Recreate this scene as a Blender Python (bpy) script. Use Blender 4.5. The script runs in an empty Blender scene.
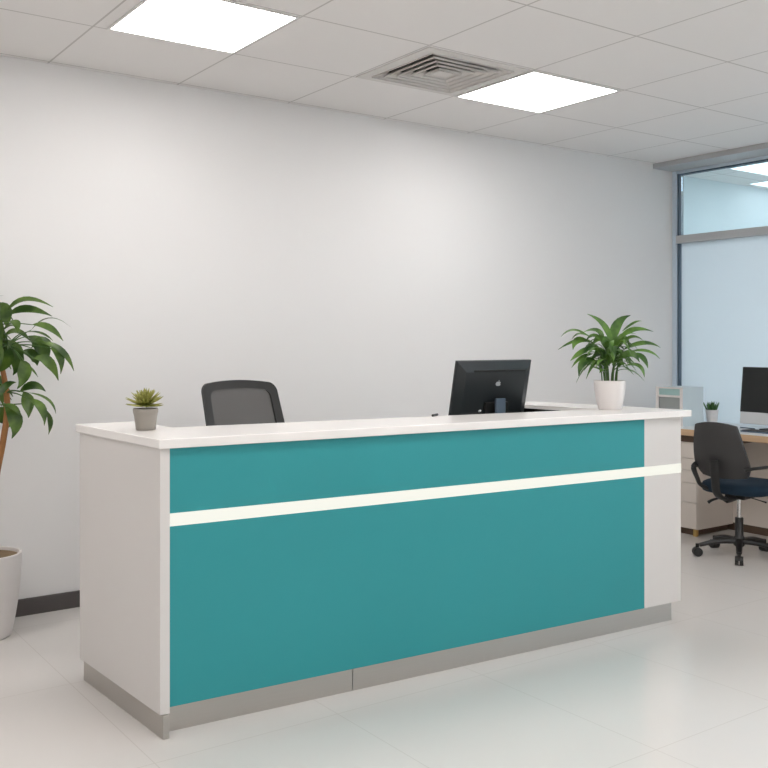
import bpy, bmesh, math, random
from mathutils import Vector, Matrix
random.seed(11)
SC = bpy.context.scene
COL = SC.collection
PI = math.pi
V = Vector

# ------------------------------------------------------------------ materials
def srgb(r, g, b):
    f = lambda c: ((c/255)/12.92 if c/255 <= .04045 else (((c/255)+.055)/1.055)**2.4)
    return (f(r), f(g), f(b), 1)

def mat(name, rgb, rough=.5, metal=0, spec=.5, var=0, vscale=20, bump=0, bscale=60, coat=0, stretch=None, trans=0):
    m = bpy.data.materials.new(name); m.use_nodes = True
    nt = m.node_tree; N = nt.nodes; L = nt.links
    b = N['Principled BSDF']
    col = srgb(*rgb)
    b.inputs['Base Color'].default_value = col
    b.inputs['Roughness'].default_value = rough
    b.inputs['Metallic'].default_value = metal
    b.inputs['Specular IOR Level'].default_value = spec
    b.inputs['Coat Weight'].default_value = coat
    b.inputs['Coat Roughness'].default_value = .08
    tc = N.new('ShaderNodeTexCoord')
    mp = N.new('ShaderNodeMapping'); L.new(tc.outputs['Object'], mp.inputs['Vector'])
    if stretch: mp.inputs['Scale'].default_value = stretch
    if var:
        n = N.new('ShaderNodeTexNoise'); n.inputs['Scale'].default_value = vscale; n.inputs['Detail'].default_value = 4
        L.new(mp.outputs[0], n.inputs['Vector'])
        r = N.new('ShaderNodeMapRange'); r.inputs['To Min'].default_value = 1-var; r.inputs['To Max'].default_value = 1+var
        L.new(n.outputs['Fac'], r.inputs['Value'])
        x = N.new('ShaderNodeVectorMath'); x.operation = 'SCALE'; x.inputs[0].default_value = col[:3]
        L.new(r.outputs[0], x.inputs['Scale']); L.new(x.outputs[0], b.inputs['Base Color'])
    if bump:
        n2 = N.new('ShaderNodeTexNoise'); n2.inputs['Scale'].default_value = bscale; n2.inputs['Detail'].default_value = 3
        L.new(mp.outputs[0], n2.inputs['Vector'])
        bp = N.new('ShaderNodeBump'); bp.inputs['Strength'].default_value = bump; bp.inputs['Distance'].default_value = .002
        L.new(n2.outputs['Fac'], bp.inputs['Height']); L.new(bp.outputs[0], b.inputs['Normal'])
    return m

def emis(name, rgb, s):
    m = bpy.data.materials.new(name); m.use_nodes = True
    nt = m.node_tree; nt.nodes.clear()
    o = nt.nodes.new('ShaderNodeOutputMaterial'); e = nt.nodes.new('ShaderNodeEmission')
    e.inputs[0].default_value = (*rgb, 1); e.inputs[1].default_value = s
    nt.links.new(e.outputs[0], o.inputs[0]); return m

def grid_mat(name, rgb, line_rgb, px, ox, py, oy, lw, rough, bump=0, bscale=200, spec=.5, coat=0, var=.02, vscale=1.5):
    """tiles laid out on world-sized rectangles with thin joints"""
    m = mat(name, rgb, rough, spec=spec, bump=0, coat=coat)
    nt = m.node_tree; N = nt.nodes; L = nt.links; b = N['Principled BSDF']
    tc = [n for n in N if n.type == 'TEX_COORD'][0]
    sp = N.new('ShaderNodeSeparateXYZ'); L.new(tc.outputs['Object'], sp.inputs[0])
    def M(op, a, bb):
        n = N.new('ShaderNodeMath'); n.operation = op
        for i, v in enumerate((a, bb)):
            if v is None: continue
            if isinstance(v, (int, float)): n.inputs[i].default_value = v
            else: L.new(v, n.inputs[i])
        return n.outputs[0]
    def axis(out, p, o):
        f = M('FRACT', M('DIVIDE', M('SUBTRACT', out, o), p), None)
        d = M('MINIMUM', f, M('SUBTRACT', 1, f))
        return M('LESS_THAN', d, lw/2/p)
    msk = M('MAXIMUM', axis(sp.outputs[0], px, ox), axis(sp.outputs[1], py, oy))
    n = N.new('ShaderNodeTexNoise'); n.inputs['Scale'].default_value = vscale; n.inputs['Detail'].default_value = 5
    L.new(tc.outputs['Object'], n.inputs['Vector'])
    r = N.new('ShaderNodeMapRange'); r.inputs['To Min'].default_value = 1-var; r.inputs['To Max'].default_value = 1+var
    L.new(n.outputs['Fac'], r.inputs['Value'])
    x = N.new('ShaderNodeVectorMath'); x.operation = 'SCALE'; x.inputs[0].default_value = srgb(*rgb)[:3]
    L.new(r.outputs[0], x.inputs['Scale'])
    mx = N.new('ShaderNodeMix'); mx.data_type = 'RGBA'
    L.new(msk, mx.inputs['Factor']); L.new(x.outputs[0], mx.inputs['A']); mx.inputs['B'].default_value = srgb(*line_rgb)
    L.new(mx.outputs['Result'], b.inputs['Base Color'])
    if bump:
        n2 = N.new('ShaderNodeTexNoise'); n2.inputs['Scale'].default_value = bscale
        L.new(tc.outputs['Object'], n2.inputs['Vector'])
        bp = N.new('ShaderNodeBump'); bp.inputs['Strength'].default_value = bump; bp.inputs['Distance'].default_value = .002
        L.new(n2.outputs['Fac'], bp.inputs['Height']); L.new(bp.outputs[0], b.inputs['Normal'])
    return m

WALL = mat('wall_paint', (232, 230, 229), .7, spec=.25, bump=.05, bscale=250)
WALLCOOL = mat('cool_wall_paint', (222, 230, 233), .7, spec=.25, bump=.05, bscale=250)
CEIL = grid_mat('ceiling_tile', (236, 233, 231), (200, 196, 193), .742, 2.24, .703, 3.79, .010, .85, bump=.25, bscale=350, spec=.1, var=.01)
FLOOR = grid_mat('floor_tile', (212, 208, 204), (200, 195, 190), .75, 2.01, .935, 2.2, .004, .16, spec=.45, var=.03, vscale=1.2)
CHALF = mat('countertop_white', (238, 234, 231), .22, spec=.5, var=.008, vscale=6)
PANELW = mat('panel_white', (214, 210, 207), .45, spec=.4, var=.01, vscale=3)
TEAL = mat('teal_laminate', (47, 145, 150), .42, spec=.35, var=.02, vscale=2)
STEEL = mat('brushed_steel', (188, 184, 179), .38, metal=1, var=.05, vscale=8, stretch=(1, 1, 60))
STEEL2 = mat('grey_frame_metal', (188, 190, 192), .5, metal=0, var=.01)
FRAMEB = mat('blue_grey_frame', (206, 220, 230), .4, metal=.1, var=.01)
FRAMED = mat('dark_gasket', (78, 96, 112), .5)
BASEB = mat('dark_baseboard', (82, 77, 76), .55, var=.03)
BLACK = mat('black_plastic', (24, 24, 24), .45, var=.05, bump=.1, bscale=300)
BLACKG = mat('black_gloss', (30, 35, 38), .32, var=.03)
SCREEN = mat('dark_screen', (34, 36, 36), .4, spec=.3)
CHARC = mat('charcoal_shell', (56, 55, 55), .6, var=.04, bump=.15, bscale=400)
NAVY = mat('navy_fabric', (10, 38, 56), .9, var=.1, vscale=200, bump=.4, bscale=500)
CHROME = mat('chrome', (215, 215, 215), .15, metal=1)
SLATE = mat('slate_metal', (88, 102, 118), .4, metal=.3)
SILV = mat('silver_plastic', (205, 207, 208), .35, metal=.3)
LOGO = mat('logo_silver', (190, 195, 198), .3, metal=.4)
POTW = mat('white_ceramic', (226, 221, 219), .4, spec=.4, var=.01, bump=.05)
POTG = mat('grey_ceramic', (152, 146, 138), .6, var=.03, bump=.1)
SOIL = mat('soil', (58, 44, 32), .95, var=.3, vscale=80, bump=1, bscale=80)
SOILB = mat('brown_potting_bark', (120, 100, 74), .95, var=.3, vscale=60, bump=1, bscale=60)
BARK = mat('trunk_bark', (158, 110, 66), .85, var=.25, vscale=30, bump=.8, bscale=60)
STEM = mat('green_stem', (70, 104, 46), .6, var=.1)
WOOD = mat('light_wood', (198, 166, 132), .5, var=.12, vscale=9, stretch=(8, .6, 12))
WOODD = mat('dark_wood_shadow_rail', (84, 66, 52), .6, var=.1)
CREAM = mat('cream_laminate', (212, 203, 194), .5, var=.01)
DTOP = mat('desk_white_top', (226, 228, 230), .3, var=.01)
GOLD = mat('brass_foot', (196, 164, 104), .35, metal=.8)
VENTM = mat('vent_white_metal', (214, 210, 206), .5)
VENTD = mat('vent_dark_duct', (50, 48, 46), .8)
AQUA = mat('aqua_window', (168, 202, 200), .25)
GREYP = mat('grey_tray', (150, 156, 154), .4)
PALEB = mat('pale_box_side', (208, 220, 224), .4)
LAMPF = mat('lamp_frame_white', (225, 224, 222), .5)
PAPER = mat('white_paper', (240, 241, 244), .7)

def leaf_mat(name, rgb, rgb2, rough=.38):
    m = mat(name, rgb, rough, spec=.5)
    nt = m.node_tree; N = nt.nodes; L = nt.links; b = N['Principled BSDF']
    tc = [n for n in N if n.type == 'TEX_COORD'][0]
    n = N.new('ShaderNodeTexNoise'); n.inputs['Scale'].default_value = 14; n.inputs['Detail'].default_value = 2
    L.new(tc.outputs['Object'], n.inputs['Vector'])
    r = N.new('ShaderNodeMapRange'); r.inputs['From Min'].default_value = .35; r.inputs['From Max'].default_value = .65
    L.new(n.outputs['Fac'], r.inputs['Value'])
    mx = N.new('ShaderNodeMix'); mx.data_type = 'RGBA'
    L.new(r.outputs[0], mx.inputs['Factor']); mx.inputs['A'].default_value = srgb(*rgb); mx.inputs['B'].default_value = srgb(*rgb2)
    L.new(mx.outputs['Result'], b.inputs['Base Color'])
    tr = N.new('ShaderNodeBsdfTranslucent'); L.new(mx.outputs['Result'], tr.inputs['Color'])
    ms = N.new('ShaderNodeMixShader'); ms.inputs[0].default_value = .25
    L.new(b.outputs[0], ms.inputs[1]); L.new(tr.outputs[0], ms.inputs[2])
    L.new(ms.outputs[0], N['Material Output'].inputs['Surface'])
    return m
LEAF = leaf_mat('floor_plant_leaf', (46, 76, 22), (96, 124, 52))
LEAF2 = leaf_mat('counter_plant_leaf', (44, 82, 26), (98, 138, 50))
SUCC = leaf_mat('succulent_leaf', (140, 144, 64), (192, 188, 112), .5)
GRASS = leaf_mat('spiky_leaf', (48, 92, 42), (84, 128, 66), .5)

def glass_mat():
    m = bpy.data.materials.new('tinted_clear_glass'); m.use_nodes = True
    nt = m.node_tree; nt.nodes.clear(); N = nt.nodes; L = nt.links
    o = N.new('ShaderNodeOutputMaterial'); t = N.new('ShaderNodeBsdfTransparent'); t.inputs[0].default_value = (.9, .97, .985, 1)
    g = N.new('ShaderNodeBsdfGlossy'); g.inputs['Roughness'].default_value = .02; g.inputs[0].default_value = (.9, .95, 1, 1)
    f = N.new('ShaderNodeFresnel'); f.inputs[0].default_value = 1.35
    s = N.new('ShaderNodeMixShader'); L.new(f.outputs[0], s.inputs[0]); L.new(t.outputs[0], s.inputs[1]); L.new(g.outputs[0], s.inputs[2])
    L.new(s.outputs[0], o.inputs[0]); return m
def frost_mat():
    m = bpy.data.materials.new('frosted_glass'); m.use_nodes = True
    nt = m.node_tree; nt.nodes.clear(); N = nt.nodes; L = nt.links
    o = N.new('ShaderNodeOutputMaterial'); t = N.new('ShaderNodeBsdfTranslucent'); t.inputs[0].default_value = (.90, .95, .98, 1)
    d = N.new('ShaderNodeBsdfPrincipled'); d.inputs['Base Color'].default_value = (.76, .82, .85, 1); d.inputs['Roughness'].default_value = .25
    s = N.new('ShaderNodeMixShader'); s.inputs[0].default_value = .35
    n = N.new('ShaderNodeTexNoise'); n.inputs['Scale'].default_value = 400
    b = N.new('ShaderNodeBump'); b.inputs['Strength'].default_value = .05; L.new(n.outputs['Fac'], b.inputs['Height']); L.new(b.outputs[0], d.inputs['Normal'])
    L.new(t.outputs[0], s.inputs[1]); L.new(d.outputs[0], s.inputs[2]); L.new(s.outputs[0], o.inputs[0]); return m
def mesh_fabric():
    m = bpy.data.materials.new('chair_mesh_fabric'); m.use_nodes = True
    nt = m.node_tree; N = nt.nodes; L = nt.links; b = N['Principled BSDF']
    b.inputs['Base Color'].default_value = srgb(62, 60, 59); b.inputs['Roughness'].default_value = .8
    t = N.new('ShaderNodeBsdfTransparent'); s = N.new('ShaderNodeMixShader'); s.inputs[0].default_value = .87
    L.new(t.outputs[0], s.inputs[1]); L.new(b.outputs[0], s.inputs[2]); L.new(s.outputs[0], N['Material Output'].inputs['Surface'])
    return m
GLASS, FROST, MESHF = glass_mat(), frost_mat(), mesh_fabric()

# ------------------------------------------------------------------ mesh helpers
def box(bm, x0, x1, y0, y1, z0, z1, bev=0, xf=None):
    vs = [bm.verts.new((x, y, z)) for z in (z0, z1) for y in (y0, y1) for x in (x0, x1)]
    fs = [bm.faces.new([vs[i] for i in q]) for q in ((0, 2, 3, 1), (4, 5, 7, 6), (0, 1, 5, 4), (2, 6, 7, 3), (0, 4, 6, 2), (1, 3, 7, 5))]
    if bev:
        es = list({e for f in fs for e in f.edges})
        r = bmesh.ops.bevel(bm, geom=es, offset=bev, segments=2, affect='EDGES', profile=.5)
        vs = list({v for f in r['faces'] for v in f.verts} | {v for v in vs if v.is_valid})
    if xf:
        for v in vs: v.co = xf(v.co)
    return vs

def prism(bm, pts, z0, z1, xf=None):
    a = [bm.verts.new((p[0], p[1], z0)) for p in pts]; b = [bm.verts.new((p[0], p[1], z1)) for p in pts]
    n = len(pts)
    bm.faces.new(a[::-1]); bm.faces.new(b)
    for i in range(n): bm.faces.new((a[i], a[(i+1) % n], b[(i+1) % n], b[i]))
    if xf:
        for v in a+b: v.co = xf(v.co)

def lathe(bm, prof, seg=40, c=(0, 0, 0), cap=True):
    rings = []
    for r, z in prof:
        rings.append([bm.verts.new((c[0]+r*math.cos(2*PI*i/seg), c[1]+r*math.sin(2*PI*i/seg), c[2]+z)) for i in range(seg)])
    for a, b in zip(rings, rings[1:]):
        for i in range(seg): bm.faces.new((a[i], a[(i+1) % seg], b[(i+1) % seg], b[i]))
    if cap: bm.faces.new(rings[0][::-1]); bm.faces.new(rings[-1])

def smooth_path(P, n=6):
    P = [V(p) for p in P]; out = []
    for i in range(len(P)-1):
        p0 = P[max(i-1, 0)]; p1 = P[i]; p2 = P[i+1]; p3 = P[min(i+2, len(P)-1)]
        for k in range(n):
            t = k/n
            out.append(.5*((2*p1)+(p2-p0)*t+(2*p0-5*p1+4*p2-p3)*t*t+(3*p1-p0-3*p2+p3)*t**3))
    out.append(P[-1]); return out

def tube(bm, P, r, seg=10, sm=True, flat=1, up=V((0, 0, 1))):
    """r: number or list over the control points; flat squashes the section across 'up'"""
    n0 = len(P)
    if sm and n0 > 2:
        R = [r]*n0 if not isinstance(r, (list, tuple)) else list(r)
        PP = smooth_path(P, 6); RR = []
        for i in range(n0-1):
            for k in range(6): RR.append(R[i]+(R[i+1]-R[i])*k/6)
        RR.append(R[-1])
    else:
        PP = [V(p) for p in P]; RR = [r]*n0 if not isinstance(r, (list, tuple)) else list(r)
    rings = []
    for i, p in enumerate(PP):
        t = (PP[min(i+1, len(PP)-1)]-PP[max(i-1, 0)]).normalized()
        u = up
        if abs(t.dot(u)) > .95: u = V((1, 0, 0)) if abs(t.x) < .9 else V((0, 1, 0))
        s = t.cross(u).normalized(); w = s.cross(t)
        rings.append([bm.verts.new(p+s*RR[i]*math.cos(2*PI*k/seg)+w*RR[i]*flat*math.sin(2*PI*k/seg)) for k in range(seg)])
    for a, b in zip(rings, rings[1:]):
        for k in range(seg): bm.faces.new((a[k], b[k], b[(k+1) % seg], a[(k+1) % seg]))
    bm.faces.new(rings[0]); bm.faces.new(rings[-1][::-1])

def obj(name, fill, material, parent=None, smooth=False, loc=None, bevel=0):
    bm = bmesh.new(); fill(bm)
    bmesh.ops.recalc_face_normals(bm, faces=bm.faces)
    me = bpy.data.meshes.new(name); bm.to_mesh(me); bm.free()
    for m in (material if isinstance(material, (list, tuple)) else [material]): me.materials.append(m)
    if smooth:
        for p in me.polygons: p.use_smooth = True
        try: me.set_sharp_from_angle(angle=math.radians(40))
        except Exception: pass
    o = bpy.data.objects.new(name, me); COL.objects.link(o)
    if parent: o.parent = parent
    if loc: o.location = loc
    if bevel:
        b = o.modifiers.new('b', 'BEVEL'); b.width = bevel; b.segments = 2; b.limit_method = 'ANGLE'
    return o

def thing(name, label, cat, loc=(0, 0, 0), rz=0, group=None):
    o = bpy.data.objects.new(name, None); COL.objects.link(o); o.empty_display_size = .1
    o.location = loc; o.rotation_euler = (0, 0, rz); tag(o, label, cat, group); return o
def tag(o, label, cat, group=None):
    o['label'] = label; o['category'] = cat
    if group: o['group'] = group
    return o
def struct(name, fill, m, parent=None, **k):
    o = obj(name, fill, m, parent, **k)
    if not parent: o['kind'] = 'structure'
    return o
def B(*a, **k): return lambda bm: box(bm, *a, **k)

# ------------------------------------------------------------------ setting
HC = 2.96; YW = 5.23; XG = 6.815
struct('floor', B(-2.2, 11, -3.2, 5.6, -.1, 0), FLOOR)
VX0, VX1, VY0, VY1 = 3.03, 3.67, 3.835, 4.45      # hole of the ceiling vent
def ceil(bm):
    xs = [-2.2, VX0, VX1, 11]; ys = [-3.2, VY0, VY1, 5.6]
    for i in range(3):
        for j in range(3):
            if i == 1 and j == 1: continue
            box(bm, xs[i], xs[i+1], ys[j], ys[j+1], HC, HC+.05)
struct('ceiling', ceil, CEIL)
struct('wall_back', B(-2.2, 6.90, YW, YW+.12, 0, HC), WALL)
struct('wall_left', B(-2.2, -2.08, -3.2, YW, 0, HC), WALL)
struct('wall_front', B(-2.08, 10.9, -3.2, -3.08, 0, HC), WALL)
struct('wall_next_room_back', B(6.90, 10.9, 5.45, 5.57, 0, HC), WALLCOOL)
struct('wall_next_room_right', B(10.9, 11, -3.2, 5.57, 0, HC), WALLCOOL)
struct('baseboard_back', B(-2.08, 6.78, YW-.015, YW, 0, .09, bev=.003), BASEB)
struct('trim_1', B(6.52, 6.79, -3.08, YW, HC-.042, HC, bev=.003), STEEL2)

win = bpy.data.objects.new('window_1', None); COL.objects.link(win); win['kind'] = 'structure'
win.location = (XG, 0, 0)
ym = [YW, 2.3, -.4, -3.08]
def wf(bm):
    box(bm, -.04, .06, YW-.04, YW, 0, HC-.03, bev=.002)
    for y in ym[1:3]: box(bm, -.04, .06, y-.03, y+.03, 0, HC, bev=.002)
    box(bm, -.04, .06, -3.08, YW-.045, 0, .06)
    box(bm, -.035, .05, -3.08, YW-.045, HC-.065, HC-.001)
obj('window_frame', wf, FRAMEB, win)
obj('gasket', lambda bm: [box(bm, -.020, .04, YW-.056, YW-.038, .06, HC-.065), box(bm, -.012, .04, -3.08, YW-.045, HC-.075, HC-.065)], FRAMED, win)
obj('transom_rail', B(-.05, .06, -3.08, YW-.045, 2.296, 2.362, bev=.003), STEEL2, win)
for i in range(3):
    y0, y1 = ym[i+1]+.03, ym[i]-(.068 if i == 0 else .03)
    obj('clear_pane', B(0, .01, y0, y1, 2.362, HC-.075), GLASS, win)
    obj('frosted_pane', B(0, .01, y0, y1, .06, 2.296), FROST, win)

# ------------------------------------------------------------------ ceiling lights and vent
LIGHT = emis('lamp_diffuser_light', (1, .975, .955), 11)
LIGHTC = emis('added_cool_panel_light', (.88, .945, 1), 25)  # strong emission, only for the lights added behind the frosted glass
LIGHTC2 = emis('dim_cool_lamp_light', (.90, .95, 1), 2.2)
def lamp(x0, y0, w, d, label, m=LIGHT, group='square ceiling light panels'):
    t = thing('ceiling_light', label, 'ceiling light', (x0+w/2, y0+d/2, HC), 0, group)
    def fr(bm):
        a, b = w/2, d/2
        for q in ((-a, a, -b, -b+.012), (-a, a, b-.012, b), (-a, -a+.012, -b+.012, b-.012), (a-.012, a, -b+.012, b-.012)): box(bm, *q, -.008, 0)
    obj('frame', fr, LAMPF, t)
    obj('diffuser', B(-w/2+.012, w/2-.012, -d/2+.012, d/2-.012, -.006, -.001), m, t)
LW, LD = .735, .70
lamp(1.56, 3.80, .668, .675, 'square white ceiling light panel at top left above the plant side of the desk')
lamp(3.725, 3.80, .715, .68, 'square white ceiling light panel beside the air vent')
for y in (1.68, -.43, -2.54):  # unseen panels added to bring the room up to brightness
    for x in (-.72, 1.50, 3.73, 5.6):
        if y == 1.68 and x == 5.6: continue
        lamp(x, y, LW, LD, 'unseen ceiling light panel added above the viewer to brighten the room')
lamp(-.72, 3.79, LW, LD, 'unseen ceiling light panel added past the tall plant to brighten the room')  # one more added panel outside the view, for room brightness
lamp(7.2, 4.28, LW, LD, 'cool ceiling light panel nearer the glass, seen through the upper window pane', LIGHTC2, 'cool ceiling lights beyond the glass')
lamp(8.06, 4.66, LW, LD, 'lower cool ceiling light panel farther beyond the upper window pane', LIGHTC2, 'cool ceiling lights beyond the glass')
for y in (2.0, -.3, -2.3):  # unseen cool panels added so the frosted panes look backlit
    for x in (7.4, 9.2):
        lamp(x, y, LW, LD, 'unseen cool light panel added behind the frosted glass to brighten it', LIGHTC, 'cool ceiling lights beyond the glass')

vent = thing('air_vent', 'square louvred air vent in the ceiling between the two light panels', 'air vent', ((VX0+VX1)/2, (VY0+VY1)/2, HC))
hw, hd = (VX1-VX0)/2, (VY1-VY0)/2
def sqring(bm, a0, b0, z0, a1, b1, z1, th=.004):
    P = lambda a, b, z: [bm.verts.new(p) for p in ((-a, -b, z), (a, -b, z), (a, b, z), (-a, b, z))]
    r = [P(a0, b0, z0), P(a1, b1, z1), P(a1, b1, z1+th), P(a0, b0, z0+th)]
    for k in range(4):
        A, C = r[k], r[(k+1) % 4]
        for i in range(4): bm.faces.new((A[i], A[(i+1) % 4], C[(i+1) % 4], C[i]))
obj('frame', lambda bm: sqring(bm, hw+.035, hd+.03, -.006, hw-.03, hd-.03, -.006, .006), VENTM, vent)
def duct(bm):
    box(bm, -hw-.01, hw+.01, -hd-.01, hd+.01, .16, .17)
    for s in (-1, 1):
        box(bm, s*hw-.005, s*hw+.005, -hd, hd, .05, .16); box(bm, -hw, hw, s*hd-.005, s*hd+.005, .05, .16)
obj('duct', duct, VENTD, vent)
for k in range(5):
    a = hw-.03-.052*k; b = hd-.03-.050*k
    obj('louvre', lambda bm: (sqring(bm, a-.004, b-.004, -.006, a-.040, b-.038, .022, .003), sqring(bm, a-.002, b-.002, -.013, a-.004, b-.004, -.013, .010)), VENTM, vent)
obj('centre_plate', B(-.05, .05, -.04, .04, -.006, -.002), VENTM, vent)

# ------------------------------------------------------------------ reception desk
A0 = V((1.341, 3.295)); A1 = V((4.185, 3.105)); LEN = (A1-A0).length; U = (A1-A0)/LEN
def dk(co):
    """desk plan: u along the front, v away from the front; the right end is splayed a little"""
    u, v, z = co
    k = u/LEN; k = max(0, min(1, k))
    s = V((-.048*(1-k)-.17*k, 1))
    if v < 0: s = V((0, 1))
    p = A0+U*u+s*v
    return V((p.x, p.y, z))
desk = thing('reception_desk', 'long teal and white reception desk with a glowing strip and steel plinth', 'reception desk')
def DB(*a, **k): return B(*a, xf=dk, **k)
ZT = 1.10; TH = .035
PV = .02; PL, PR = .012, LEN-.052
DD = .84; SH = .40
def ctop(bm):
    pts = [(0, 0), (LEN, 0), (LEN, .318-.01), (LEN-.30, .318), (.27, .462), (.27, DD), (0, DD)]
    prism(bm, pts, ZT-TH, ZT, dk)
obj('countertop', ctop, CHALF, desk, bevel=.004)
obj('return_top', lambda bm: prism(bm, [(LEN-.30, .318), (LEN, .308), (LEN, DD+.16), (LEN-.30, DD+.16)], ZT-.020, ZT, dk), CHALF, desk)
obj('end_panel', DB(PL, PL+.038, PV, DD-.02, .086, ZT-TH, bev=.002), PANELW, desk)
obj('end_panel', DB(PR-.038, PR, PV+.02, DD+.12, .10, ZT-TH, bev=.002), PANELW, desk)
UR = 2.53      # where the teal ends and the white section starts
ZS0, ZS1 = .775, .823
TV = PV+.004
obj('front_panel', lambda bm: [box(bm, PL+.038, UR, TV, TV+.03, .108, ZS0, xf=dk), box(bm, PL+.038, UR, TV, TV+.03, ZS1, ZT-TH, xf=dk)], TEAL, desk)['label'] = 'teal front panel'
obj('front_panel', lambda bm: [box(bm, UR, PR, TV, TV+.02, .108, ZS0, xf=dk), box(bm, UR, PR, TV, TV+.02, ZS1, ZT-TH, xf=dk)], PANELW, desk)['label'] = 'white right section of the front'
STRIP = emis('strip_light', (1, 1, .90), .95)
obj('light_strip', DB(PL+.038, PR+.001, TV-.001, TV+.018, ZS0, ZS1), STRIP, desk)['label'] = 'glowing white light strip'
us = .86
def plin(bm):
    box(bm, PL+.03, us-.0015, PV+.048, PV+.068, 0, .135, xf=dk); box(bm, us+.0015, PR-.012, PV+.048, PV+.068, 0, .135, xf=dk)
obj('plinth', plin, STEEL, desk)['label'] = 'brushed steel front plinth'
obj('side_plinth', DB(PL+.006, PL+.030, PV-.012, DD-.05, 0, .086, bev=.002), STEEL, desk)
obj('side_plinth', DB(PR-.06, PR-.045, PV+.056, DD+.1, 0, .10), STEEL, desk)
obj('shadow_gap', DB(PL+.03, PR-.05, PV+.068, PV+.09, 0, .12), BASEB, desk)
obj('worktop', DB(PL+.038, LEN-.30, PV+.06, .80, .71, .74, bev=.003), CHALF, desk)
obj('inner_panel', DB(.25, .27, .48, DD-.02, 0, ZT-TH), PANELW, desk)
def rin(bm):
    box(bm, LEN-.30, LEN-.28, PV+.06, .31, .0, ZT-TH, xf=dk)
    box(bm, LEN-.30, LEN-.28, .31, DD+.1, .0, .74, xf=dk)
    box(bm, LEN-.30, PR-.04, DD+.08, DD+.12, 0, ZT-.020, xf=dk)
obj('inner_panel', rin, PANELW, desk)
obj('cubby_shelf', DB(LEN-.28, PR-.04, PV+.06, DD+.08, .72, .74), BLACK, desk)
obj('cubby_shade_lining', DB(LEN-.299, PR-.05, DD+.068, DD+.08, .74, ZT-.021), BLACK, desk)  # black sheet painting in the shade of the open void under the return
obj('cubby_shade_back', DB(PR-.05, PR-.04, PV+.06, DD+.08, .74, ZT-.021), BLACK, desk)  # black as well, for the painted-in darkness of the void

# ------------------------------------------------------------------ monitor on the reception desk
mon = thing('computer_monitor', 'black computer monitor seen from behind on the reception desk', 'monitor', (3.462, 3.861, .741), math.radians(-2))
TL = math.radians(12)
def tilt(co, piv=.45):
    y, z = co.y, co.z-piv
    return V((co.x, y*math.cos(TL)-z*math.sin(TL), piv+y*math.sin(TL)+z*math.cos(TL)))
def mbody(bm):
    W, z0, z1 = .260, .29, .618
    secs = [(W, z0, z1, .012), (W, z0, z1, 0), (W-.004, z0+.004, z1-.004, -.006), (W-.05, z0+.05, z1-.055, -.028), (W-.055, z0+.055, z1-.06, -.029)]
    R = []
    for w, a, b, y in secs: R.append([bm.verts.new(tilt(V(p))) for p in ((-w, y, a), (w, y, a), (w, y, b), (-w, y, b))])
    for p, q in zip(R, R[1:]):
        for i in range(4): bm.faces.new((p[i], p[(i+1) % 4], q[(i+1) % 4], q[i]))
    bm.faces.new(R[0]); bm.faces.new(R[-1])
obj('housing', mbody, BLACKG, mon)
obj('screen', B(-.252, .252, .0115, .014, .30, .608, xf=tilt), SCREEN, mon)
obj('cooling_slot', B(-.155, .20, -.0315, -.02, .563, .572, xf=tilt), BLACK, mon)
def apple(bm):
    pts = []
    for i in range(64):
        a = 2*PI*i/64; x, z = math.cos(a), math.sin(a)
        r = .0135*(1+.06*math.cos(2*a)-.13*math.exp(-((a-PI/2)/.35)**2)-.07*math.exp(-((a-3*PI/2)/.3)**2))
        while math.hypot(x*r-.0165, z*r-.001) < .0068: r -= .0003
        pts.append((x*r*1.25, z*r))
    lf = [(.001+.0045*math.cos(2*PI*i/16)*.6+.002, .0162+.0040*math.sin(2*PI*i/16)) for i in range(16)]
    for P in (pts, lf):
        a = [bm.verts.new(tilt(V((p[0]+.02, -.0305, .495+p[1])))) for p in P]; b = [bm.verts.new(tilt(V((p[0]+.02, -.028, .495+p[1])))) for p in P]
        bm.faces.new(a); bm.faces.new(b[::-1])
        for i in range(len(P)): bm.faces.new((a[i], a[(i+1) % len(P)], b[(i+1) % len(P)], b[i]))
obj('logo_emblem', apple, LOGO, mon)['label'] = 'small silver apple emblem'
obj('stand_mount', B(-.06, .10, -.045, -.02, .31, .395, bev=.004, xf=tilt), BLACK, mon)
def neck(bm): box(bm, -.012, .052, -.062, -.045, .0, .41, bev=.003)
obj('stand_neck', neck, SLATE, mon)['label'] = 'blue-grey stand neck'
obj('stand_foot', B(-.11, .13, -.10, .10, 0, .012, bev=.004), SLATE, mon)
obj('cable_plug', lambda bm: tube(bm, [(-.12, -.045, .345), (-.12, -.058, .35)], .005, sm=False), SILV, mon, smooth=True)
tag(obj('pen', lambda bm: tube(bm, [(-.028, -.012, .006), (.028, .022, .006)], .006, sm=False), BLACK, None, True, (2.835, 3.555, ZT)),
    'small dark pen lying at the back edge of the counter left of the monitor', 'pen')

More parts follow.
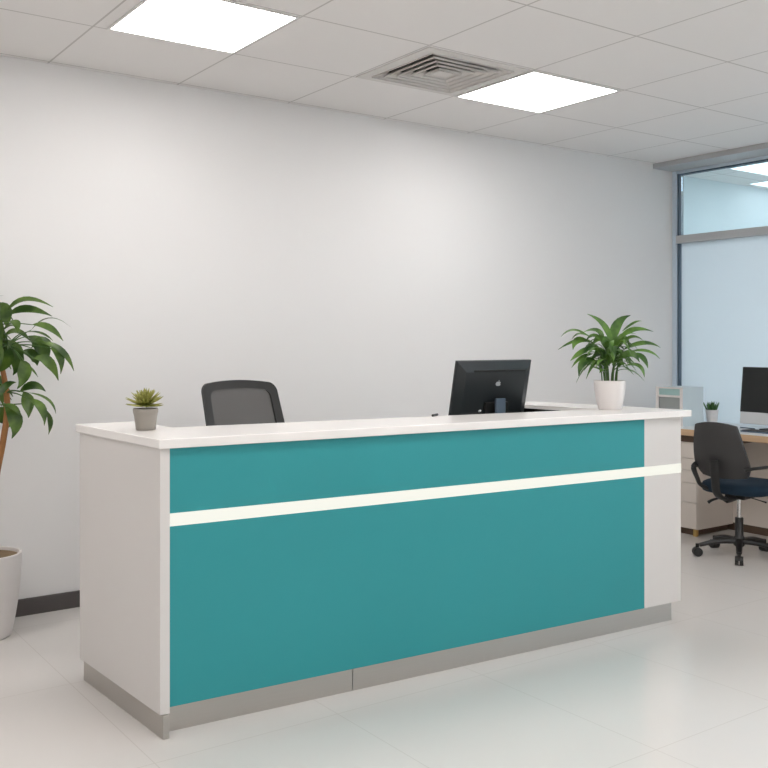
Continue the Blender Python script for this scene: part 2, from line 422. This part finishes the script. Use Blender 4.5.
# ------------------------------------------------------------------ chairs
def chair_base(t, a0, R, zh):
    """five star legs with casters, gas column"""
    for k in range(5):
        a = a0+2*PI*k/5; c, s = math.cos(a), math.sin(a)
        def leg(bm):
            tube(bm, [(.03*c, .03*s, .105), (R*.55*c, R*.55*s, .10), (R*.95*c, R*.95*s, .075)], [.026, .022, .017], seg=8, flat=.8)
            tube(bm, [(R*c, R*s, .085), (R*c, R*s, .05)], .012, sm=False)
        l = obj('base_leg', leg, BLACK, t, smooth=True)
        def cas(bm):
            for q in (-1, 1):
                px, py = R*c-s*q*.012, R*s+c*q*.012
                tube(bm, [(px-s*q*.014, py+c*q*.014, .030), (px+s*q*.009, py-c*q*.009, .030)], .030, seg=20, sm=False)
            tube(bm, [(R*c, R*s, .03), (R*c, R*s, .066)], .012, sm=False)
        obj('caster', cas, BLACK, l, smooth=True)
    obj('hub', lambda bm: lathe(bm, [(.03, .07), (.038, .08), (.036, .13), (.028, .14), (.027, min(.26, zh-.12)), (.024, min(.265, zh-.115))], 24), BLACK, t, True)
    obj('gas_column', lambda bm: lathe(bm, [(.014, min(.26, zh-.12)), (.014, zh-.03)], 20), CHROME, t, True)

def shell(bm, f, th, n=14, m=14):
    """f(s,t)->point on the front; thickness goes along local -x"""
    F = [[bm.verts.new(f(-1+2*i/n, -1+2*j/m)) for i in range(n+1)] for j in range(m+1)]
    G = [[bm.verts.new(v.co+V((-th, 0, 0))) for v in r] for r in F]
    for j in range(m):
        for i in range(n):
            bm.faces.new((F[j][i], F[j][i+1], F[j+1][i+1], F[j+1][i])); bm.faces.new((G[j][i], G[j+1][i], G[j+1][i+1], G[j][i+1]))
    ring = [(0, i) for i in range(n)]+[(j, n) for j in range(m)]+[(m, i) for i in range(n, 0, -1)]+[(j, 0) for j in range(m, 0, -1)]
    for k in range(len(ring)):
        a, b = ring[k], ring[(k+1) % len(ring)]
        bm.faces.new((F[a[0]][a[1]], G[a[0]][a[1]], G[b[0]][b[1]], F[b[0]][b[1]]))

def round_sq(s, t, k=.32):
    return s*math.sqrt(1-k*t*t/1.0*.5*s*s), t*math.sqrt(1-k*s*s*.5*t*t)
def cushion(bm, cx, a, b, z0, th):
    n = 40
    prof = [(.90, 0), (.97, .12), (1, .4), (1, .62), (.965, .85), (.9, .97), (.6, 1.02), (.0001, 1.04)]
    rings = []
    for k, h in prof:
        R = []
        for i in range(n):
            u = 2*PI*i/n; c, s = math.cos(u), math.sin(u); p = 2/3.6
            R.append(bm.verts.new((cx+a*k*math.copysign(abs(c)**p, c), b*k*math.copysign(abs(s)**p, s), z0+th*h)))
        rings.append(R)
    for p, q in zip(rings, rings[1:]):
        for i in range(n): bm.faces.new((p[i], p[(i+1) % n], q[(i+1) % n], q[i]))
    bm.faces.new(rings[0][::-1]); bm.faces.new(rings[-1])

# office chair at the side desk: local +x is where a sitter faces
oc = thing('office_chair', 'black swivel office chair with a navy blue seat at the side desk', 'chair', (5.70, 3.85, 0), math.radians(8))
chair_base(oc, math.radians(214-8), .28, .43)
obj('seat', lambda bm: cushion(bm, .05, .235, .235, .435, .075), NAVY, oc, True)['label'] = 'navy blue fabric seat'
obj('seat_underside', lambda bm: box(bm, -.07, .10, -.07, .07, .395, .437, bev=.006), BLACK, oc)
def ocb(s, t):
    s2, t2 = round_sq(s, t, .26)
    w = .192 if t2 < -.45 else .192-.042*((t2+.45)/1.45)
    if t2 < -.45: w -= .035*((-.45-t2)/.55)**2
    z = .735+.185*t2+(.012*(1-s2*s2) if t2 > 0 else 0)
    return V((-.285+.05*s2*s2-.07*t2-.03*math.cos(t2*1.4), s2*w, z))
obj('backrest', lambda bm: shell(bm, ocb, .022), CHARC, oc, True, bevel=0)
def spine(bm):
    tube(bm, [(-.335, .01, .68), (-.318, .01, .56), (-.292, .01, .46), (-.20, 0, .412), (-.03, 0, .41)], [.030, .030, .030, .030, .026], seg=10, flat=.42, up=V((1, 0, .6)))
obj('back_support', spine, BLACK, oc, True)
for s in (-1, 1):
    pts = [(-.270, s*.168, .622), (-.23, s*.20, .632), (-.05, s*.245, .635), (.10, s*.25, .64), (.17, s*.25, .61), (.19, s*.24, .54), (.15, s*.22, .45), (.05, s*.10, .425)]
    obj('armrest', lambda bm: tube(bm, pts, [.012, .011, .011, .013, .013, .012, .012, .012], seg=8), BLACK, oc, True)
obj('back_bracket', lambda bm: tube(bm, [(-.28, .165, .64), (-.278, .184, .61), (-.250, .175, .545), (-.21, .16, .485), (-.08, .1, .425)], [.017, .018, .015, .014, .012], seg=8), BLACK, oc, True)
obj('lever', lambda bm: tube(bm, [(-.02, .06, .405), (-.06, .15, .375), (-.075, .185, .352)], [.006, .014, .020], seg=8, flat=.6), BLACK, oc, True)
obj('lever', lambda bm: tube(bm, [(.0, -.06, .41), (.03, -.13, .39), (.04, -.17, .38)], [.005, .006, .011], seg=8, flat=.6), BLACK, oc, True)

# mesh chair behind the reception desk, facing the counter
rc = thing('office_chair', 'black mesh-back chair behind the reception counter', 'chair', (2.300, 4.30, 0), math.radians(-92))
chair_base(rc, .3, .29, .56)
obj('seat', lambda bm: cushion(bm, .04, .24, .24, .555, .08), BLACK, rc, True)
obj('seat_underside', lambda bm: box(bm, -.10, .08, -.08, .08, .515, .56, bev=.006), BLACK, rc)
def rcp(s, t, x=0):
    w = .222+.008*(-t)
    z = .985+.246*t+.020*(1-s*s)*(1 if t > 0 else 0)
    return V((-.165-.45*(z-.985)*1.0-.02*(1-s*s)+x+.0, s*w, z))
def outline(k, ky=None, rc_=.17, nc=8, ns=14):
    """rounded rectangle in -1..1, evenly sampled"""
    ky = ky or k; out = []
    cs = [(1-rc_, 1-rc_, 0), (-1+rc_, 1-rc_, PI/2), (-1+rc_, -1+rc_, PI), (1-rc_, -1+rc_, 3*PI/2)]
    for q in range(4):
        cx, cz, a0 = cs[q]; nx, nz, _ = cs[(q+1) % 4]
        arc = [(cx+rc_*math.cos(a0+PI/2*i/nc), cz+rc_*math.sin(a0+PI/2*i/nc)) for i in range(nc+1)]
        out += arc
        ex = (nx+rc_*math.cos(a0+PI/2), nz+rc_*math.sin(a0+PI/2)); sx = arc[-1]
        out += [(sx[0]+(ex[0]-sx[0])*i/ns, sx[1]+(ex[1]-sx[1])*i/ns) for i in range(1, ns)]
    return [(x*k, z*ky) for x, z in out]
def rframe(bm):
    O = outline(1); I = outline(.80, ky=.83)
    rings = [[rcp(s, t, x) for s, t in P] for P, x in ((O, .008), (O, -.014), (I, -.014), (I, .008))]
    R = [[bm.verts.new(p) for p in r] for r in rings]
    for k in range(4):
        a, b = R[k], R[(k+1) % 4]
        for i in range(len(a)): bm.faces.new((a[i], a[(i+1) % len(a)], b[(i+1) % len(a)], b[i]))
bk = obj('back_frame', rframe, BLACK, rc, True)
def rmesh(bm):
    rs = [[bm.verts.new(rcp(s, t, -.003)) for s, t in outline(.82*q, ky=.85*q)] for q in (1, .8, .6, .4, .2, .03)]
    for a, b in zip(rs, rs[1:]):
        for i in range(len(a)): bm.faces.new((a[i], a[(i+1) % len(a)], b[(i+1) % len(a)], b[i]))
    bm.faces.new(rs[-1])
obj('mesh_panel', rmesh, MESHF, rc, True)['label'] = 'see-through grey mesh of the backrest'
obj('back_support', lambda bm: tube(bm, [(-.14, 0, .76), (-.19, 0, .70), (-.20, 0, .60), (-.12, 0, .54), (-.02, 0, .535)], .028, seg=10, flat=.5, up=V((1, 0, .6))), BLACK, rc, True)

# ------------------------------------------------------------------ side desk
sd = thing('office_desk', 'long side desk with wood edge, white top and cream drawers by the glass', 'desk', (5.98, 2.2, 0))
DL = 2.95
obj('desktop', B(0, .71, 0, DL, .75, .797, bev=.003), WOOD, sd)['label'] = 'desktop with light wood edge'
obj('desktop_surface', B(.006, .70, .006, DL-.006, .797, .800), DTOP, sd)['label'] = 'white desk surface'
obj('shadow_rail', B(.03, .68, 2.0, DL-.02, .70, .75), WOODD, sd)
for y0, y1 in ((2.21, 2.68), (.03, .47)):
    p = obj('pedestal', B(.035, .47, y0, y1, .05, .70, bev=.002), CREAM, sd)
    zs = [.055, .25, .395, .49, .58, .697]
    for k in range(5):
        d = obj('drawer', B(.018, .035, y0+.002, y1-.002, zs[k]+.002, zs[k+1]-.002, bev=.0015), CREAM, sd)
    obj('pedestal_plinth', B(.06, .46, y0+.04, y1-.03, 0, .05), WOODD, sd)
    for fy in (y0+.02, y1-.02):
        obj('foot', B(.022, .05, fy-.014, fy+.014, 0, .05, bev=.002), GOLD, sd)
obj('modesty_panel', B(.47, .49, .03, 2.72, .06, .75), CREAM, sd)
obj('modesty_plinth', B(.475, .488, .03, 2.72, 0, .06), WOODD, sd)

cab = thing('storage_box', 'small white storage box with an aqua window on the side desk', 'storage box', (6.115, 4.62, .80))
def cb(bm):
    box(bm, 0, .255, 0, .012, 0, .30, bev=.001); box(bm, 0, .255, .238, .25, 0, .30, bev=.001)
    box(bm, 0, .255, .012, .238, .288, .30); box(bm, 0, .255, .012, .238, 0, .012); box(bm, .243, .255, .012, .238, .012, .288)
obj('body', cb, PALEB, cab)
def cf(bm):
    for q in ((0, .022), (.225, .25)): box(bm, -.01, .0, q[0], q[1], 0, .30)
    for z in ((.288, .30), (.222, .238), (0, .02)): box(bm, -.01, 0, .022, .225, *z)
obj('front_frame', cf, POTW, cab)
obj('window_strip', B(.002, .006, .022, .225, .238, .288), AQUA, cab)['label'] = 'aqua window'
obj('tray_front', B(.002, .006, .022, .225, .02, .222), GREYP, cab)['label'] = 'grey lower front'

m2 = thing('computer_monitor', 'all-in-one computer with dark screen and silver chin on the side desk', 'monitor', (6.44, 4.0, .80))
T2 = math.radians(6)
def tl2(co):
    x, z = co.x, co.z-.25
    return V((x*math.cos(T2)+z*math.sin(T2)-.04, co.y, .25-x*math.sin(T2)+z*math.cos(T2)))
obj('housing', B(0, .018, -.305, .305, .035, .465, bev=.004, xf=tl2), SILV, m2)
obj('screen', B(-.003, .001, -.304, .304, .125, .464, xf=tl2), SCREEN, m2)['label'] = 'dark screen'
obj('stand_neck', B(.0, .012, -.08, .08, 0, .22), SILV, m2)
obj('stand_foot', B(-.11, .07, -.11, .11, 0, .012, bev=.003), BLACK, m2)
kb = thing('keyboard', 'dark keyboard lying in front of the all-in-one computer', 'keyboard', (6.19, 3.93, .80))
obj('case', B(-.065, .065, -.20, .20, 0, .010, bev=.003), SLATE, kb)
def keys(bm):
    for i in range(5):
        for j in range(14): box(bm, -.056+i*.023, -.036+i*.023, -.19+j*.0273, -.166+j*.0273, .010, .014)
obj('keys', keys, BLACK, kb)
tag(obj('pen', lambda bm: tube(bm, [(0, -.07, .005), (.03, .07, .005)], .0045, sm=False), SLATE, None, True, (6.36, 4.235, .80)),
    'slim grey pen on the side desk left of the dark keyboard', 'pen')

# ------------------------------------------------------------------ plants
def leaf(bm, p0, pm, p1, w, hint=V((0, 0, 1)), fold=.25, n=9, prof=1.0):
    """blade through p0, pm, p1 with a midrib fold"""
    p0, pm, p1 = V(p0), V(pm), V(p1); c = 2*pm-.5*(p0+p1)
    rows = []
    for i in range(n+1):
        t = i/n; p = (1-t)**2*p0+2*t*(1-t)*c+t*t*p1
        tg = (2*(1-t)*(c-p0)+2*t*(p1-c)); tg = tg.normalized() if tg.length > 1e-6 else (p1-p0).normalized()
        s = tg.cross(hint); s = s.normalized() if s.length > 1e-4 else V((1, 0, 0))
        nn = s.cross(tg)
        ww = w*.5*max(.03, (math.sin(PI*min(1, t**(.82*prof))))**1.0) if i not in (0, n) else w*.03
        rows.append((bm.verts.new(p-s*ww+nn*ww*fold), bm.verts.new(p), bm.verts.new(p+s*ww+nn*ww*fold)))
    for a, b in zip(rows, rows[1:]):
        bm.faces.new((a[0], a[1], b[1], b[0])); bm.faces.new((a[1], a[2], b[2], b[1]))

RT = V((.8145, -.5802, 0)); FW = V((.5802, .8145, 0)); UP = V((0, 0, 1))

def pot(name, t, r0, r1, h, m, soil, wall=.008, rim=0):
    prof = [(r0*.92, 0), (r0, .006)]
    for k in range(1, 9):
        q = k/8; prof.append((r0+(r1-r0)*math.sin(q*PI/2)**.9, .006+(h-.006)*q))
    if rim: prof[-1] = (r1, h)
    prof += [(r1-wall*.5, h+.003), (r1-wall, h), (r1-wall*1.3, h-.03), (0.002, h-.031)]
    obj('pot', lambda bm: lathe(bm, prof, 48), m, t, True)
    obj('soil', lambda bm: lathe(bm, [(r1-wall*1.2, h-.03), (r1-wall*1.2, h-.016), (.002, h-.010)], 32), soil, t, True)

# tall plant at the left
tp = thing('potted_plant', 'tall leafy green plant in a large white pot by the left wall', 'plant', (1.123, 4.965, 0))
pot('pot', tp, .118, .165, .41, POTW, SOILB, wall=.012)
S = .00495
def tpx(x, y, d=0): return RT*((x+14)*S)+FW*d+UP*(1.46-(y-341)*S)
tr = [(-15, 556, 0), (-11, 520, 0), (-4, 475, 0), (3, 440, 0), (7, 408, 0), (4, 378, 0), (-4, 345, 0), (-12, 322, 0)]
def trunk(bm):
    tube(bm, [tpx(*p) for p in tr], [.022, .019, .017, .015, .015, .013, .010, .007], seg=10)
    tube(bm, [tpx(-14, 556, .02), tpx(-24, 500, .03), tpx(-30, 440, .03), tpx(-36, 390, .02), tpx(-38, 350, 0)], [.015, .013, .011, .009, .006], seg=8)
obj('trunk', trunk, BARK, tp, True)
rnd = random.Random(5)
LV = [((7, 311), (25, 299.5), (51, 307), 8), ((7, 315), (24, 309), (47, 316), 9), ((27, 330), (46, 318), (67, 328), 4), ((38, 325), (55, 328), (69, 341), 7),
      ((22, 333), (42, 333), (58, 341), 5), ((40, 342), (62, 350), (74, 371), 7), ((48, 348), (60, 357), (62, 374), 8), ((41, 358), (54, 362), (62, 380), 10),
      ((24, 336), (36, 348), (38, 363), 15), ((9, 340), (16, 354), (15, 368), 14), ((4, 336), (14, 332), (25, 341), 11), ((24, 360), (30, 374), (24, 388), 14),
      ((30, 364), (36, 370), (41, 377), 3), ((-8, 306), (4, 312), (8, 328), 15), ((-14, 303), (-2, 298), (8, 296), 3), ((22, 392), (30, 404), (32, 417), 12),
      ((18, 392), (30, 386), (41, 392), 9), ((30, 392), (50, 399), (58, 413), 4), ((34, 397), (50, 407), (54, 423), 8), ((39, 406), (46, 420), (43, 436), 6),
      ((8, 406), (20, 420), (17, 437), 13), ((9, 404), (19, 407), (25, 416), 7), ((7, 396), (12, 385), (19, 382), 8), ((-6, 408), (4, 418), (2, 430), 15),
      ((14, 345), (20, 362), (16, 375), 13), ((-8, 342), (4, 354), (6, 374), 15), ((14, 322), (24, 324), (28, 333), 8), ((5, 320), (2, 332), (8, 346), 12),
      ((12, 348), (8, 362), (0, 372), 14), ((-2, 325), (-8, 332), (-2, 345), 13), ((30, 348), (40, 340), (50, 352), 8), ((4, 352), (-4, 366), (-10, 376), 14),
      ((8, 330), (16, 326), (26, 331), 6), ((18, 352), (28, 356), (30, 366), 12), ((-10, 385), (-2, 392), (2, 404), 12)]
def foliage(bm):
    for i, (a, m, b, w) in enumerate(LV):
        d0 = rnd.uniform(-.10, .06); d1 = d0+rnd.uniform(-.07, .06)
        tilt_h = (UP+FW*rnd.uniform(-1.6, -.5)+RT*rnd.uniform(-.3, .3)).normalized() if w > 6 else (UP+FW*rnd.uniform(-.4, .2))
        leaf(bm, tpx(*a, d0), tpx(*m, (d0+d1)/2), tpx(*b, d1), w*S*1.08, tilt_h)
    for i in range(150):       # crown all round the trunk, mostly outside the frame
        cx, cz = rnd.choice([(-20, 330), (-34, 345), (-12, 350), (-40, 380), (-22, 312), (-28, 395), (-8, 335)])
        ang = rnd.uniform(0, 2*PI); ln = rnd.uniform(.14, .24)
        d = V((math.cos(ang), math.sin(ang), 0)); base = tpx(cx+rnd.uniform(-6, 6), cz+rnd.uniform(-8, 8), 0)
        ex = base+d*ln
        if (ex-UP*ex.z).dot(RT) > .12: continue
        if ex.y > .22 or base.y+d.y*ln > .22: continue
        mid = base+d*ln*.5+UP*rnd.uniform(.02, .06)
        leaf(bm, base+d*.03, mid, ex-UP*rnd.uniform(.02, .12), rnd.uniform(.045, .075), (UP+FW*rnd.uniform(-.8, 0)).normalized())
obj('foliage', foliage, LEAF, tp, True)
def petioles(bm, low):
    r2 = random.Random(5)
    hubs = [(8, 345), (5, 392), (-4, 325), (6, 405)]
    for i, (a, m, b, w) in enumerate(LV):
        d0 = r2.uniform(-.10, .06); r2.uniform(0, 1)
        if w > 6: r2.uniform(0, 1); r2.uniform(0, 1)
        else: r2.uniform(0, 1)
        h = min(hubs, key=lambda q: abs(q[0]-a[0])+abs(q[1]-a[1])*1.0)
        if (h[1] > 370) != low: continue
        p, q = tpx(*h, 0), tpx(*a, d0)
        tube(bm, [p, (p+q)/2+UP*.008, q], [.004, .003, .002], seg=6)
for low in (0, 1): obj('leaf_stalks', lambda bm: petioles(bm, bool(low)), STEM, tp, True)

# plant on the counter
cp = thing('potted_plant', 'green leafy plant in a white pot on the right end of the reception counter', 'plant', (3.877, 3.390, ZT))
pot('pot', cp, .060, .083, .150, POTW, SOIL, wall=.006)
S2 = .00528
def cpx(x, y, d=0): return RT*((x-609.8)*S2)+FW*d+UP*(.15+(381-y)*S2)
CV = [((611, 346), (602, 326), (585, 314.5), 7), ((612, 348), (617, 326), (631, 315.5), 9), ((620, 332), (631, 323.5), (639, 321.5), 2.5),
      ((618, 340), (633, 330), (653, 332), 6), ((624, 350), (645, 343.5), (662, 348), 6), ((628, 352), (645, 351.5), (657, 359), 5), ((622, 343), (633, 337), (644, 341), 4),
      ((630, 354), (640, 358), (645, 368), 7), ((624, 366), (636, 366), (640, 377), 5.5), ((590, 338), (574, 330.5), (561, 337), 4), ((595, 344), (579, 341), (560, 350), 4.5),
      ((592, 338), (581, 334), (573, 339), 4), ((590, 342), (578, 341), (573, 350), 7), ((594, 346), (580, 353), (570, 361), 6), ((594, 354), (581, 358), (571, 368), 4),
      ((597, 362), (583, 362), (577, 376), 8), ((603, 342), (598, 331), (584, 332.5), 6), ((602, 371), (597, 368), (592, 369), 3), ((611, 364), (611, 350), (601, 360), 9),
      ((614, 362), (620, 350), (627, 364), 9), ((605, 366), (600, 354), (590, 362), 8), ((607, 352), (600, 339), (591, 346), 8), ((615, 352), (626, 339), (633, 347), 8),
      ((609, 358), (611, 342), (608, 332), 8), ((605, 360), (596, 350), (588, 352), 8), ((617, 360), (628, 354), (636, 362), 8), ((601, 350), (592, 346), (584, 350), 7),
      ((619, 368), (626, 364), (631, 372), 5), ((600, 372), (595, 363), (589, 366), 6), ((611, 350), (604, 340), (598, 345), 8), ((613, 352), (619, 340), (625, 344), 8),
      ((608, 366), (606, 356), (600, 366), 8), ((615, 366), (616, 358), (621, 368), 8), ((606, 346), (595, 336), (586, 341), 5), ((614, 344), (624, 335), (636, 334), 5)]
def cfol(bm):
    r = random.Random(3)
    for a, m, b, w in CV:
        d0 = r.uniform(-.04, .03); d1 = d0*2+r.uniform(-.05, .04)
        h = (UP+FW*r.uniform(-1.5, -.5)).normalized()
        leaf(bm, cpx(*a, d0), cpx(*m, (d0+d1)/2), cpx(*b, d1), w*S2*1.1, h)
    for i in range(46):
        a = 2*PI*i/46*5.2+r.uniform(-.3, .3); d = V((math.cos(a), math.sin(a), 0)); z = r.uniform(.19, .33); l = r.uniform(.10, .17)
        b0 = d*.025+UP*z
        leaf(bm, b0, b0+d*l*.5+UP*r.uniform(.01, .05), b0+d*l-UP*r.uniform(.0, .05), r.uniform(.024, .038), UP)
obj('foliage', cfol, LEAF2, cp, True)
def cst(bm):
    r = random.Random(4)
    for i in range(18):
        a = 2*PI*i/18*3.1; q = r.uniform(.01, .045)
        p0 = V((math.cos(a)*q, math.sin(a)*q, .135)); p2 = V((math.cos(a)*(q+.03), math.sin(a)*(q+.03), r.uniform(.24, .32)))
        tube(bm, [p0, (p0+p2)/2+V((-math.cos(a)*.008, -math.sin(a)*.008, 0)), p2], [.0035, .003, .002], seg=6)
obj('stems', cst, STEM, cp, True)

# spiky succulent at the left end of the counter
su = thing('succulent', 'small olive green spiky succulent in a grey pot on the left end of the counter', 'plant', (1.449, 3.701, ZT))
obj('pot', lambda bm: lathe(bm, [(.036, 0), (.039, .003), (.0405, .008), (.0405, .012), (.046, .055), (.0485, .066), (.050, .070), (.051, .084), (.049, .087), (.046, .085), (.045, .075), (.002, .074)], 40), POTG, su, True)
obj('soil', lambda bm: lathe(bm, [(.045, .072), (.045, .079), (.002, .082)], 24), SOIL, su, True)
def spikes(bm):
    r = random.Random(9)
    for ring, (n, el, l) in enumerate([(18, 4, .074), (20, 18, .076), (17, 36, .068), (13, 56, .060), (7, 78, .052)]):
        for i in range(n):
            a = 2*PI*(i+.5*(ring % 2))/n+r.uniform(-.08, .08); e = math.radians(el+r.uniform(-6, 6))
            d = V((math.cos(a)*math.cos(e), math.sin(a)*math.cos(e), math.sin(e)))
            b = V((0, 0, .098+.003*ring)); L = l*r.uniform(.95, 1.14)
            tube(bm, [b, b+d*L*.45, b+d*L*.8+UP*.002, b+d*L+UP*.004], [.0035, .0062, .0040, .0006], seg=6, flat=.6)
obj('rosette', spikes, SUCC, su, True)

# little plant on the side desk
sp = thing('succulent', 'tiny green spiky plant in a white pot on the side desk beside the storage box', 'plant', (6.53, 4.655, .80))
obj('pot', lambda bm: lathe(bm, [(.036, 0), (.038, .004), (.049, .105), (.049, .112), (.045, .112), (.044, .098), (.002, .097)], 36), POTW, sp, True)
obj('soil', lambda bm: lathe(bm, [(.044, .096), (.044, .101), (.002, .103)], 24), SOIL, sp, True)
def sp2(bm):
    r = random.Random(2)
    for i in range(60):
        a = r.uniform(0, 2*PI); q = r.uniform(0, .036); l = r.uniform(.055, .085)
        b = V((math.cos(a)*q, math.sin(a)*q, .098)); d = V((math.cos(a)*q*14, math.sin(a)*q*14, 1)).normalized()
        tube(bm, [b, b+d*l*.5, b+d*l], [.0045, .004, .0008], seg=5)
obj('rosette', sp2, GRASS, sp, True)

# ------------------------------------------------------------------ world, camera
w = bpy.data.worlds.new('world'); SC.world = w; w.use_nodes = True
w.node_tree.nodes['Background'].inputs[0].default_value = (.8, .85, .9, 1); w.node_tree.nodes['Background'].inputs[1].default_value = .3
cam = bpy.data.cameras.new('camera'); co = bpy.data.objects.new('camera', cam); COL.objects.link(co)
co.location = (0, 0, 1.46); co.rotation_euler = (PI/2, 0, -math.atan2(.5802, .8145))
cam.sensor_width = 36; cam.lens = 950/768*36; cam.shift_y = -43/768; cam.clip_start = .05
SC.camera = co
vs = SC.view_settings; vs.view_transform = 'Standard'; vs.look = 'None'; vs.gamma = 1; vs.use_curve_mapping = False
vs.exposure = 0.0
